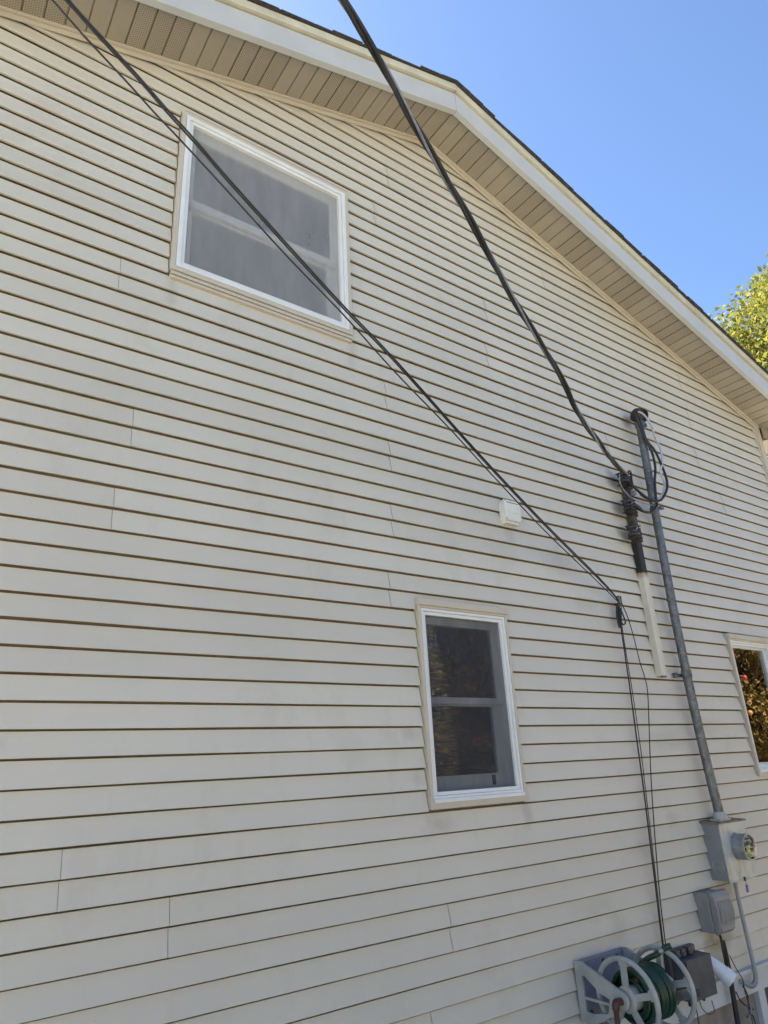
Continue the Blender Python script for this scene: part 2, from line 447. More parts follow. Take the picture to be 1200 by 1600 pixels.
JOINTS = {7: [.601], 9: [1.003], -19: [.573, 4.337], -7: [.653], -11: [.701], -35: [2.28], -31: [2.148], -17: [2.157, 5.951], -13: [2.165],
          -9: [2.153], -5: [2.111], 11: [2.367], 15: [2.223], -27: [3.123], -23: [3.081], -33: [3.854], -29: [5.681], -25: [5.693], -21: [5.675], 17: [4.248]}
LAPOUT = 0.0195; SLOT = .0082
def wob(x, k):
    return (noise.noise(Vector((x * 1.1, k * 3.7, 1.3))) * .0026 + noise.noise(Vector((x * 4.0, k * 7.1, 9.0))) * .0009,
            noise.noise(Vector((x * .8, k * 5.3, 40.0))) * .0026)

def lap_strip(mb, k, xa, xb, zlo=None, zhi=None):
    """one clapboard face of lap k between xa and xb; zlo / zhi cut it off under or over an opening"""
    zb, zt = lapz(k), lapz(k - 1) - SLOT
    cut = zlo is not None and zlo > zb + .004
    z0 = zlo if cut else zb; z1 = min(zhi, zt) if zhi is not None else zt
    if z1 - z0 < .006: return
    n = max(1, int((xb - xa) / .22)); base = len(mb.v); m = 0
    for i in range(n + 1):
        x = xa + (xb - xa) * i / n; dz, dy = wob(x, k); dz2, _ = wob(x, k - 1)
        def y(z): return LAPOUT * min(1.0, (z - zb) / D) + dy * (1 - min(1, abs(z - zb) / D))
        if cut: pr = [(y(z0), z0), (y(z1), z1)]
        else: pr = [(.0180 + dy, zb + dz + .0030), (.0022 + dy, zb + dz), (.0004 + dy, zb + dz + .0016), (y(zb + .006), zb + dz + .005), (y(z1), z1)]
        if z1 >= zt - 1e-6: pr += [(LAPOUT + .004, z1 + .0012), (LAPOUT + .016, z1 + .0014)]
        m = len(pr); mb.v += [(x, py, pz) for py, pz in pr]
    for i in range(n):
        for j in range(m - 1):
            a = base + i * m + j; mb.f.append((a, a + m, a + m + 1, a + 1))

k = 17
while k >= -41:
    zb, zt = lapz(k), lapz(k - 2)
    xl = max(XL + .03, XA - (ZA + .03 - zb) / SL); xr = min(6.985, XA + (ZA + .03 - zb) / SR)
    if zb > ZA: break
    cuts = sorted([xl] + [j for j in JOINTS.get(k, []) if xl < j < xr] + [xr])
    for a, b in zip(cuts, cuts[1:]):
        a2 = a + (.0005 if a > xl else 0); b2 = b - (.0005 if b < xr else 0); JEND = b2 if b < xr else None
        groups = [MB()]
        # split into the runs left and right of openings that take the whole height of the panel
        runs = [(a2, b2)]
        for o in OPEN:
            if o[2] <= zb + .02 and o[3] >= zt - .02:
                nr = []
                for p, q in runs:
                    if o[1] <= p or o[0] >= q: nr.append((p, q))
                    else:
                        if o[0] - p > .02: nr.append((p, o[0] - .005))
                        if q - o[1] > .02: nr.append((o[1] - .006, q))
                runs = nr
        for p, q in runs:
            mb = MB()
            for lap in (k, k - 1):
                lb, lt = lapz(lap), lapz(lap - 1)
                if lt < ZB: continue
                pieces = [(p, q, None, None)]
                for o in OPEN:
                    if o[2] <= zb + .02 and o[3] >= zt - .02: continue
                    if o[3] < lb + .002 or o[2] > lt - .002: continue
                    np_ = []
                    for s, e, zl, zh in pieces:
                        if o[1] <= s or o[0] >= e: np_.append((s, e, zl, zh)); continue
                        if o[0] - s > .01: np_.append((s, o[0] - .005, zl, zh))
                        if e - o[1] > .01: np_.append((o[1] - .006, e, zl, zh))
                        i0, i1 = max(s, o[0] - .005), min(e, o[1] - .006)
                        if o[3] < lt: np_.append((i0, i1, o[3] - .004, None))
                        if o[2] > lb: np_.append((i0, i1, None, o[2] + .004))
                    pieces = np_
                for s, e, zl, zh in pieces:
                    if lb < ZB: zl = ZB
                    lap_strip(mb, lap, s, e, zl, zh)
            if JEND and abs(q - JEND) < 1e-6: mb.v = [(vx, vy + .0022 * max(0, 1 - (q - vx) / .5), vz) for vx, vy, vz in mb.v]
            if mb.f: mb.build('siding_panel', M['vinyl'], gable, smooth=25)
    k -= 2

cp = MB().box(6.975, 7.055, -.016, .04, ZB, rake(7.0) - .004)
cp.box(6.955, 6.975, -.004, .02, ZB, rake(6.99) - .004)
cp.build('corner_post', M['trim'], gable, bevel=.004)

# plain side and rear walls, never seen from the front
MB().box(XR - .14, XR, .03, 9.0, ZB, 5.02).build('side_wall', M['vinyl'], house)
MB().box(XL, XL + .14, .03, 9.0, ZB, 4.9).build('side_wall', M['vinyl'], house)
MB().prism([(XL, 9.0, ZB), (XR, 9.0, ZB), (XR, 9.0, rake(XR)), (XA, 9.0, ZA), (XL, 9.0, rake(XL))], (0, .14, 0)).build('rear_wall', M['vinyl'], house)

# ---- soffit, fascia, roof
PW = .2975
def soffit_mesh(name, w, s, mat):
    """triple-strip soffit panel in its own frame: x along the rake, y across, hanging face downwards"""
    mb = MB(); L = w * math.sqrt(1 + s * s); n3 = max(1, round(w / (PW / 3))); st = L / n3
    prof = [(0.0, .010)]
    for i in range(n3):
        x0 = i * st; prof += [(x0 + .0035, .010), (x0 + .0075, 0.0), (x0 + st - .0035, 0.0), (x0 + st - .0005, .010)]
    y0, y1 = -OV + .045, -.012; n = len(mb.v)
    for x, z in prof: mb.v += [(x, y0, z), (x, y1, z)]
    for i in range(len(prof) - 1): mb.f.append((n + 2 * i, n + 2 * i + 1, n + 2 * i + 3, n + 2 * i + 2))
    return mb.mesh(name, mat)

def rake_prism(mb, xa, xb, ya, yb, za, zb2):
    """bar that follows the slope between xa and xb, z measured from the soffit line"""
    mb.prism([(xa, ya, rake(xa) + za), (xb, ya, rake(xb) + za), (xb, ya, rake(xb) + zb2), (xa, ya, rake(xa) + zb2)], (0, yb - ya, 0)); return mb

soffits = {}
for side, s in ((1, SR), (-1, SL)):
    mb = MB()
    xe = XR + .40 if side > 0 else XL - .40
    rake_prism(mb, min(XA, xe), max(XA, xe), -OV + .03, -.004, .02, .035)
    soffits[side] = mb.build('soffit', M['sheath'], house)
mesh_cache = {}
def soffit_panel(xa, xb, vent):
    side = 1 if (xa + xb) / 2 > XA else -1; s = SR if side > 0 else SL
    key = (round(xb - xa, 3), side, vent)
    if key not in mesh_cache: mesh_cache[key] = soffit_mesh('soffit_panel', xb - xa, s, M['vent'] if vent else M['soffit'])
    o = bpy.data.objects.new('soffit_panel', mesh_cache[key]); col.objects.link(o); o.parent = soffits[side]
    o.location = (xa, 0, rake(xa)); o.rotation_euler = (0, math.atan(s) * side, 0)
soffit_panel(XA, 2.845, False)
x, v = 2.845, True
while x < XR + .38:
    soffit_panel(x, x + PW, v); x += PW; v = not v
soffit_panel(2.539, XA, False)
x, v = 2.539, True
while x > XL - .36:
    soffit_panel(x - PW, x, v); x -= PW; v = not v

for side in (1, -1):
    xe = XR + .46 if side > 0 else XL - .46
    lo, hi = min(XA, xe), max(XA, xe)
    e = .0008 * side
    a, b = (lo + (.0012 if side > 0 else 0), hi - (0 if side > 0 else .0012))
    fb = rake_prism(MB(), a, b, -OV, -OV + .045, -.03, .145).build('fascia_board', M['fascia'], house, bevel=.003)
    # ivory rake trim in lengths that lap over each other
    cuts = [a]
    step = 2.9
    while cuts[-1] + step < b - .6: cuts.append(cuts[-1] + step + random.uniform(-.2, .2))
    cuts.append(b)
    for i, (p, q) in enumerate(zip(cuts, cuts[1:])):
        t = rake_prism(MB(), p + .001, q - .001, -OV - .022 - .003 * (i % 2), -OV + .02, .153, .212)
        t.build('rake_trim', M['drip'], fb, bevel=.003)
    wt = rake_prism(MB(), a, b if side < 0 else XR, -.030, -.002, -.006, .012) if side > 0 else rake_prism(MB(), XL, b, -.030, -.002, -.006, .012)
    p, q = (a, XR - .02) if side > 0 else (XL, b)
    rake_prism(wt, p, q, -.012, -.0005, -.036, -.008)
    wt.build('soffit_channel', M['trim'], soffits[side], bevel=.002)

# eave boxes and roof
for side in (1, -1):
    x0, x1 = (XR + .03, XR + .44) if side > 0 else (XL - .44, XL - .03)
    zc = rake(XR if side > 0 else XL)
    MB().box(x0, x1, -.06, 9.0, zc - .165, zc - .148).build('eave_soffit', M['soffit'], house)
    xf = x1 if side > 0 else x0
    MB().box(xf - .015, xf + .015, -OV, 9.0, zc - .18, zc + .02).build('eave_fascia', M['fascia'], house)
    MB().prism([(x0, -.05, zc - .16), (x1, -.05, zc - .16), (x1, -.05, rake(x1) + .02), (x0, -.05, rake(x0) + .02)], (0, .02, 0)).build('eave_return', M['soffit'], house)

for side, s in ((1, SR), (-1, SL)):
    xe = XR + .50 if side > 0 else XL - .50
    lo, hi = min(XA, xe), max(XA, xe)
    mb = rake_prism(MB(), lo, hi, -OV - .012, 9.3, .188, .208)
    roof = mb.build('roof', M['deck'], house)
    step = .127 / math.sqrt(1 + s * s); n = int((hi - lo) / step) + 1
    rnd = random.Random(5 + side)
    for i in range(n):
        # courses run back along the roof; number 0 lies at the eave
        x0 = xe - side * (i * step - .01); x1 = x0 - side * step * 1.9
        if side > 0: x1 = max(x1, XA)
        else: x1 = min(x1, XA)
        if abs(x1 - x0) < .02: continue
        th = .0055; oh = -OV - .036 - rnd.uniform(0, .014)
        z0, z1 = rake(x0) + .213, rake(x1) + .213
        lift = .012 * abs(x1 - x0) / (step * 1.9)
        c = MB(); pr = [(x0, oh, z0 + .007), (x1, oh, z1 + .001), (x1, oh, z1 + .001 + th), (x0, oh, z0 + .007 + th + rnd.uniform(0, .004))]
        c.prism(pr, (0, 9.3, 0)); c.build('shingle_course', M['shingle'], roof)
cap = MB()
for sx in (1, -1):
    s = SR if sx > 0 else SL
    cap.prism([(0, 0, .013), (sx * .15, 0, .013 - .15 * s), (sx * .15, 0, .019 - .15 * s), (0, 0, .021)], (0, .30, 0))
capm = cap.mesh('ridge_cap', M['shingle'])
for i in range(62):
    o = bpy.data.objects.new('ridge_cap', capm); col.objects.link(o); o.parent = roof
    o.location = (XA, -OV - .045 + i * .15 + random.uniform(-.004, .004), ZA + .213 + .002); o.rotation_euler = (R(-1.4), 0, 0)

# ---- foundation
fd = MB().box(XL + .02, 4.02, .02, 9.0, -.3, ZB - .02)
fd = MB().box(XL + .02, XR - .02, .03, .25, -.3, ZB - .02).build('foundation', M['concrete'], house)
MB().box(XL + .0, XR, -.030, .03, ZB - .022, ZB - .001).build('starter_ledge', M['paintwhite'], fd, bevel=.003)
MB().box(XL + .01, XR - .01, -.006, .03, .415, ZB - .022).build('skirt_board', M['paintwhite'], fd, bevel=.002)
MB().box(4.852, 4.93, -.006, .03, 0, .415).build('skirt_board', M['paintwhite'], fd, bevel=.002)
MB().box(3.55, 3.66, -.006, .03, 0, .415).build('skirt_board', M['paintwhite'], fd, bevel=.002)
MB().box(4.93, 5.55, .022, .028, .06, .415).build('basement_window', M['room'], fd)
MB().box(5.55, 5.63, -.006, .03, 0, .415).build('skirt_board', M['paintwhite'], fd, bevel=.002)

# ---- windows
def frame_ring(mb, x0, x1, z0, z1, w, y0, y1, wb=None, wt=None):
    wb = w if wb is None else wb; wt = w if wt is None else wt
    o = [(x0, y0, z0), (x1, y0, z0), (x1, y0, z1), (x0, y0, z1)]
    i = [(x0 + w, y0, z0 + wb), (x1 - w, y0, z0 + wb), (x1 - w, y0, z1 - wt), (x0 + w, y0, z1 - wt)]
    return mb.ringprism(o, i, (0, y1 - y0, 0))

def room(parent, o, depth=1.6):
    x0, x1, z0, z1 = o; x0 -= .5; x1 += .5; z0 -= .5; z1 += .25; y0, y1 = .16, depth
    mb = MB()
    mb.quad((x0, y1, z0), (x1, y1, z0), (x1, y1, z1), (x0, y1, z1)); mb.quad((x0, y0, z0), (x0, y1, z0), (x0, y1, z1), (x0, y0, z1))
    mb.quad((x1, y0, z0), (x1, y1, z0), (x1, y1, z1), (x1, y0, z1)); mb.quad((x0, y0, z0), (x1, y0, z0), (x1, y1, z0), (x0, y1, z0))
    mb.quad((x0, y0, z1), (x1, y0, z1), (x1, y1, z1), (x0, y1, z1))
    return mb.build('room_lining', M['room'], parent)

def window(o, kind):
    x0, x1, z0, z1 = o
    w = empty('window', (0, 0, 0), house)
    c = .024 if kind == 'upper' else .018
    # beige channel round the opening
    frame_ring(MB(), x0, x1, z0, z1, c, -.017, .03, wb=c if kind == 'upper' else .034).build('channel', M['trim'], w, bevel=.002)
    fx0, fx1, fz0, fz1 = x0 + c + .001, x1 - c - .001, z0 + c + .001, z1 - c - .001
    if kind == 'upper':
        f = frame_ring(MB(), fx0, fx1, fz0, fz1, .024, -.020, .13)
        frame_ring(f, fx0 + .0245, fx1 - .0245, fz0 + .0245, fz1 - .0245, .020, -.010, .128)
    else:
        f = frame_ring(MB(), fx0, fx1, fz0 + .012, fz1, .016, -.013, .13, wb=.030)
        frame_ring(f, fx0 + .0165, fx1 - .0165, fz0 + .0425, fz1 - .0165, .018, -.004, .128)
    f.build('frame', M['white'], w, bevel=.002)
    ix0, ix1 = (fx0 + .045, fx1 - .045) if kind == 'upper' else (fx0 + .035, fx1 - .035)
    iz0, iz1 = (fz0 + .045, fz1 - .045) if kind == 'upper' else (fz0 + .061, fz1 - .035)
    # backing of the reveal, coloured darker to paint in the shade of the jamb
    frame_ring(MB(), ix0 - .02, ix1 + .02, iz0 - .02, iz1 + .02, .03, .10, .16).build('reveal', M['blind'], w)
    if kind == 'fixed':
        frame_ring(MB(), ix0 - .004, ix1 + .004, iz0 - .004, iz1 + .004, .018, .030, .05).build('sash', M['white'], w, bevel=.002)
        MB().box(ix0 + .004, ix1 - .004, .038, .042, iz0 + .004, iz1 - .004).build('pane', M['glass'], w)
        MB().box(x0 - .004, x1 + .004, -.030, .01, z1 - .006, z1 + .032).build('head_cap', M['trim'], w, bevel=.004)
        MB().box(fx0, fx1, -.024, .012, fz0 + .010, fz0 + .030).build('sill', M['white'], w, bevel=.004)
    else:
        zm = iz0 + (iz1 - iz0) * (.475 if kind == 'upper' else .50)
        rail = .048 if kind == 'upper' else .036; st = .042 if kind == 'upper' else .045
        # upper sash stands in the outer track, lower sash behind it
        us = frame_ring(MB(), ix0 - .004, ix1 + .004, zm - rail / 2, iz1 + .004, st, .040, .066, wb=rail).build('upper_sash', M['greywhite'], w, bevel=.003)
        ls = frame_ring(MB(), ix0 - .004, ix1 + .004, iz0 - .004, zm + rail / 2 - .012, st + .012, .070, .096, wb=.075 if kind != 'upper' else .05, wt=rail - .004).build('lower_sash', M['greywhite'], w, bevel=.003)
        MB().box(ix0 + .02, ix1 - .02, .050, .054, zm - .01, iz1 - .02).build('pane', M['glass'], w)
        MB().box(ix0 + .02, ix1 - .02, .080, .084, iz0 + .03, zm).build('pane', M['glass'], w)
        sm = M['screen_flare'] if kind == 'upper' else M['screen']
        MB().quad((ix0 - .004, .012, iz0 - .004), (ix1 + .004, .012, iz0 - .004), (ix1 + .004, .012, iz1 + .004), (ix0 - .004, .012, iz1 + .004)).build('insect_screen', sm, w)
        if kind == 'upper':
            # two extra lines of trim under the sill
            MB().box(x0 + .004, x1 - .002, -.012, .02, z0 - .024, z0 - .006).build('under_trim', M['trim'], w, bevel=.002)
            MB().box(x0 + .004, x1 - .002, -.007, .02, z0 - .044, z0 - .029).build('under_trim', M['trim'], w, bevel=.002)
            MB().box(x0 + .010, x1 + .004, -.020, .02, z1 + .0015, z1 + .014).build('head_cap', M['trim'], w, bevel=.002)
            cu = MB(); n = 90; xa, xb = x0 - .05, x1 + .05
            for i in range(n + 1):
                xx = xa + (xb - xa) * i / n; yy = .17 + .018 * math.sin(i * .55 + 1.3 * math.sin(i * .13)) + .008 * math.sin(i * 1.3)
                cu.v += [(xx, yy, z0 - .1), (xx, yy * .9 + .015, z1 + .1)]
            for i in range(n): cu.f.append((2 * i, 2 * i + 2, 2 * i + 3, 2 * i + 1))
            cu.build('curtain', M['curtain'], w, smooth=80)
        else:
            MB().box(x0 - .004, x1 + .004, -.030, .01, z1 - .006, z1 + .034).build('head_cap', M['trim'], w, bevel=.004)
            MB().prism([(fx0, -.024, fz0 + .010), (fx0, -.024, fz0 + .028), (fx0, .012, fz0 + .034), (fx0, .012, fz0 + .010)], (fx1 - fx0, 0, 0)).build('sill', M['white'], w, bevel=.002)
            # slats of the blind behind the upper glass
            sl = MB().obox((0, 0, 0), ((x1 - x0) / 2 - .05, 0, 0), (0, .011, -.006), (0, .0004, .0008)).mesh('slat', M['blind'])
            zz = iz1 - .03
            while zz > iz0 + .05:
                so = bpy.data.objects.new('slat', sl); col.objects.link(so); so.parent = w
                so.location = ((x0 + x1) / 2, .135, zz); zz -= .024
            # catch of the lower sash
            MB().box(2.79, 2.806, .058, .070, iz0 + .012, iz0 + .062).build('catch', M['darkline'], w, bevel=.002)
    room(w, o)
    return w
window(UW, 'upper'); window(LW, 'lower'); window(RW, 'fixed')

# ------------------------------------------------------------------ service mast
mast = empty('service_mast', (4.71, -.07, 1.43))
tag(mast, 'tall galvanised steel service mast rising from the meter box', 'mast')
def under(o, parent):
    o.parent = parent; o.matrix_parent_inverse = Matrix.Translation(-Vector(parent.location)); return o
def part(mb, name, mat, parent, **kw):
    return under(mb.build(name, mat, None, **kw), parent)
mp = smooth_path([(4.710, -.074, 1.448), (4.690, -.062, 2.0), (4.676, -.060, 2.7), (4.685, -.066, 3.5), (4.705, -.076, 4.42)], 6)
part(MB().tube(mp, .0315, 20), 'pipe', M['galv'], mast, smooth=50)
part(MB().lathe([(0, .036), (.05, .036)], (4.678, -.061, 2.365), (0, 0, 1), 20), 'coupling', M['galv'], mast, smooth=40)
part(MB().lathe([(0, .034), (.018, .034)], (4.672, -.060, 2.93), (0, 0, 1), 20), 'coupling', M['galv'], mast, smooth=40)
st = MB().box(4.59, 4.67, -.030, -.012, 2.372, 2.396).box(4.595, 4.61, -.035, .0, 2.366, 2.402)
part(st, 'strap', M['galv'], mast, bevel=.002)
# hood: a cap tipped forward with an open dark mouth
HA = Vector((-.30, -.74, -.58)).normalized(); HC = Vector((4.712, -.085, 4.50))
wh = MB().lathe([(-.075, .018), (-.068, .042), (-.04, .060), (0, .066), (.030, .066), (.030, .058), (.004, .054), (-.03, .035)], HC, HA, 24)
hd = part(wh, 'weatherhead', M['iron'], mast, smooth=40)
part(MB().lathe([(0, .053), (.006, .053)], HC, HA, 20), 'mouth_plate', M['black'], mast, smooth=40)
part(MB().lathe([(0, .040), (.05, .040)], (4.706, -.077, 4.39), (0, 0, 1), 18).box(4.655, 4.668, -.10, -.08, 4.40, 4.43).box(4.742, 4.757, -.11, -.085, 4.40, 4.43), 'clamp', M['galv'], mast, smooth=40)
part(MB().lathe([(0, .038), (.028, .038)], (4.688, -.068, 3.655), (0, 0, 1), 18).box(4.62, 4.665, -.105, -.08, 3.66, 3.68).box(4.70, 4.745, -.115, -.09, 3.662, 3.682), 'clamp', M['galv'], mast, smooth=40)
def wire(pts, ys, r, mat, name, parent, label=None, cat=None, seg=8, n=7):
    ps = [at(u, v, ys[0] + (ys[1] - ys[0]) * i / (len(pts) - 1) if len(ys) == 2 else ys[i]) for i, (u, v) in enumerate(pts)]
    mb = MB().tube(smooth_path(ps, n), r, seg)
    return part(mb, name, mat, parent, smooth=70) if parent else mb.build(name, mat, None, smooth=70)
YB = [-.12, -.12, -.15, -.18, -.20, -.20, -.19, -.17, -.15, -.13, -.12]
wire([(998, 650), (1009, 685), (1023, 704), (1035, 730), (1042, 751), (1041.5, 766), (1034, 780), (1024, 783), (1015, 780), (1002.5, 772), (984, 755)], YB, .0100, M['blackgloss'], 'conductor', mast)
wire([(994, 650), (1005.6, 680), (1019, 708), (1024, 732), (1023, 751), (1025, 779), (1026, 790), (1018, 800), (1005.6, 799), (995, 790), (985, 790)], [-.12, -.12, -.13, -.14, -.15, -.15, -.15, -.15, -.14, -.13, -.12], .0100, M['blackgloss'], 'conductor', mast)
wire([(997, 643), (1007, 649), (1018, 666), (1023, 682), (1032, 702), (1035, 722.5), (1032, 738), (1038, 755), (1035, 772.5), (1027, 780), (1020, 786)], [-.12, -.14, -.16, -.17, -.18, -.18, -.18, -.18, -.17, -.15, -.12], .0080, M['greywire'], 'conductor', mast)
wire([(968, 741), (969, 755), (977.5, 769), (991.6, 781), (1012, 788), (1020, 789)], (-.14, -.11), .0045, M['alu'], 'neutral_wire', mast)
wire([(1001, 771), (1008, 776.5), (1015, 780)], (-.135, -.152), .0125, M['black'], 'splice_sleeve', mast)
wire([(990, 787), (996, 793), (1003, 798)], (-.125, -.135), .0125, M['black'], 'splice_sleeve', mast)

# ------------------------------------------------------------------ wire rack with guard channel
rack = empty('wire_rack', (4.43, 0, 2.37))
tag(rack, 'long cream and tar-black channel with three dark spool insulators at its top', 'wire rack')
gx0, gx1 = 4.400, 4.460
part(MB().prism([(gx0, .006, 2.372), (gx0, -.042, 2.372), (gx0 + .010, -.050, 2.372), (gx1 - .010, -.050, 2.372), (gx1, -.042, 2.372), (gx1, .006, 2.372)], (0, 0, 1.53)), 'channel', M['guard'], rack, bevel=.002)
part(MB().box(gx0 + .012, gx1 - .012, -.046, -.02, 2.362, 2.372), 'end_plate', M['galv'], rack)
for z in (3.42, 3.625, 3.85):
    br = MB().box(4.300, 4.400, -.105, -.030, z - .050, z - .044).box(4.300, 4.400, -.105, -.030, z + .044, z + .050).box(4.385, 4.462, -.058, -.050, z - .058, z + .058)
    b = part(br, 'bracket', M['iron'], rack, bevel=.002)
    part(MB().lathe([(-.042, .030), (-.036, .041), (-.020, .041), (-.008, .027), (.008, .027), (.020, .041), (.036, .041), (.042, .030)], (4.325, -.078, z), (0, 0, 1), 18), 'spool', M['porcelain'], rack, smooth=30)
    part(MB().lathe([(-.062, .007), (.062, .007)], (4.325, -.078, z), (0, 0, 1), 8), 'bolt', M['iron'], rack, smooth=30)
part(MB().tube(smooth_path([(4.33, -.12, 3.80), (4.36, -.125, 3.79), (4.40, -.10, 3.84), (4.39, -.11, 3.905), (4.34, -.125, 3.895), (4.315, -.115, 3.85)], 6), .007, 8), 'tie_wire', M['iron'], rack, smooth=60)
part(MB().box(4.425, 4.452, -.085, -.05, 3.735, 3.775), 'tap_lug', M['alu'], rack, bevel=.003)

# ------------------------------------------------------------------ overhead cables
def span(points, d_far, start, plane_px):
    """points of the picture measured in the vertical plane through the wall anchor and a far point"""
    far = along(plane_px[0], plane_px[1], d_far)
    h = far - start; n = Vector((h.y, -h.x, 0)).normalized()
    ps = [start] + [at_plane(u, v, start, n) for u, v in points]
    d = (ps[-1] - ps[-2]).normalized()
    for i, L in enumerate((1.5, 4, 8, 13)): ps.append(ps[len(points)] + d * L + Vector((0, 0, .012 * L * L * .5)))
    return ps
A = Vector((4.335, -.115, 3.87))
pw = span([(955, 718), (935, 690), (905, 648), (882, 600), (850, 545), (800, 463), (745, 362), (690, 268), (640, 180), (590, 88), (535, 0)], 3.3, A, (535, 0))
def resample(path, step):
    out = [path[0]]; acc = 0
    for p, q in zip(path, path[1:]):
        L = (q - p).length; t = step - acc
        while t <= L: out.append(p.lerp(q, t / L)); t += step
        acc = (acc + L) % step
    out.append(path[-1]); return out
fine = resample(smooth_path(pw, 24), .03)
drop = empty('service_drop', A)
tag(drop, 'thick twisted black power cable hanging from the spool insulators to upper frame edge', 'cable')
def strands(path, rs, off, pitch, mats, names, parent, flare=.25):
    path = [Vector(p) for p in path]; n = len(path)
    s = [0]
    for i in range(1, n): s.append(s[-1] + (path[i] - path[i - 1]).length)
    N = None; frames = []
    for i in range(n):
        t = (path[min(i + 1, n - 1)] - path[max(i - 1, 0)]).normalized()
        if N is None: N = (Vector((0, 0, 1)) - t * t.z).normalized()
        N = (N - t * N.dot(t)).normalized(); frames.append((N.copy(), t.cross(N)))
    for k, (r, m, nm) in enumerate(zip(rs, mats, names)):
        pts = []
        for i in range(n):
            a = 2 * math.pi * (s[i] / pitch + k / len(rs)) + .6 * math.sin(s[i] * 1.7)
            o = off * min(1, .25 + s[i] / .3)
            pts.append(path[i] + o * (math.cos(a) * frames[i][0] + math.sin(a) * frames[i][1]))
        part(MB().tube(pts, r, 10), nm, m, parent, smooth=70)
strands(fine, (.0090, .0090, .0060), .0102, 1.05, (M['blackgloss'], M['blackgloss'], M['alu']), ('insulated_strand', 'insulated_strand', 'bare_strand'), drop)

T = Vector((4.06, -.045, 2.865))
main = [(940, 908), (850, 818), (750, 712), (650, 600), (595, 540), (535, 478), (450, 385), (360, 285), (310, 227), (260, 172), (220, 126), (185, 88), (147, 47), (105, 0)]
thin = [(935, 910), (850, 828), (767, 740), (700, 667), (635, 600), (595, 557), (535, 490), (450, 402), (355, 298), (285, 222), (245, 180), (200, 130), (135, 60), (82, 0)]
tel1 = smooth_path(span(main, 3.2, T, (105, 0)), 10)
tel2 = smooth_path(span(thin, 3.2, T + Vector((-.012, -.004, -.012)), (82, 0)), 10)
def offset_path(path, a, b):
    out = []
    for i, p in enumerate(path):
        f = min(1, i / 12); out.append(p + Vector((a[0], a[1], a[2])) * (.25 + .75 * f) + Vector(b) * math.sin(i * .06))
    return out
G = 'cables running side by side from the upper left corner to the wall clamp'
o = MB().tube(offset_path(tel1, (-.003, -.004, .0046), (0, .001, .001)), .0042, 8).build('telephone_cable', M['blackgloss'], None, smooth=70)
tag(o, 'upper of the two black telephone cables touching each other, ending at wall clamp', 'cable', G)
o = MB().tube(offset_path(tel1, (.003, .004, -.0050), (0, -.001, -.001)), .0042, 8).build('telephone_cable', M['blackgloss'], None, smooth=70)
tag(o, 'lower of the two black telephone cables touching each other, ending at wall clamp', 'cable', G)
o = MB().tube(tel2, .0038, 8).build('telephone_cable', M['blackgloss'], None, smooth=70)
tag(o, 'single thin black cable running just below the touching pair', 'cable', G)
cl = empty('cable_clamp', (4.06, 0, 2.86))
tag(cl, 'small metal wall clamp gathering the thin black cables', 'clamp')
part(MB().box(4.055, 4.073, -.05, .008, 2.85, 2.862).tube([(4.065, -.05, 2.84), (4.067, -.05, 2.905)], .006, 8), 'hook', M['iron'], cl, smooth=40)
part(MB().obox((4.052, -.045, 2.873), (.020, .004, -.028), (0, .010, .001), (.010, 0, .008)), 'wedge', M['galv'], cl, bevel=.003)
for i, pts in enumerate(([(963, 944), (963.5, 962), (967, 978), (969.5, 976), (967, 950)], [(964.5, 944), (966, 962), (969, 980), (971, 975), (968.5, 950)], [(967, 946), (974, 962), (977, 972), (974, 976), (969, 970)], [(963, 946), (964.5, 968), (968, 981), (970, 970), (967, 948)])):
    ps = [at(u, v, -.03 - .006 * i) for u, v in pts]
    part(MB().tube(smooth_path(ps, 6), .0048, 8), 'slack_loop', M['black'], cl, smooth=70)
def dropwire(pts, y0, r, label):
    ps = smooth_path([at(u, v, y0 - .006 * math.sin(i * 1.3)) for i, (u, v) in enumerate(pts)], 8)
    o = MB().tube(ps, r, 8).build('drop_wire', M['blackgloss'], None, smooth=70)
    return tag(o, label, 'cable', 'thin cables falling down the wall from the clamp')
dropwire([(969, 950), (970, 975), (977, 1025), (985, 1080), (995, 1155), (1005, 1228), (1020, 1350), (1034, 1465), (1041, 1520)], -.030, .0050, 'thicker black cable falling straight from the clamp to the hose reel')
dropwire([(971, 948), (972, 978), (980, 1030), (988, 1080), (999, 1155), (1008, 1228), (1022, 1348), (1035, 1462), (1044, 1525)], -.022, .0028, 'thin black wire hugging the thicker cable below the clamp')
dropwire([(972, 944), (981, 965), (990, 995), (1000, 1035), (1008, 1060), (1012, 1082), (1014, 1130), (1017, 1210), (1022, 1290), (1030, 1390), (1038, 1460), (1047, 1530)], -.028, .0034, 'black wire that bows out to the right below the clamp')

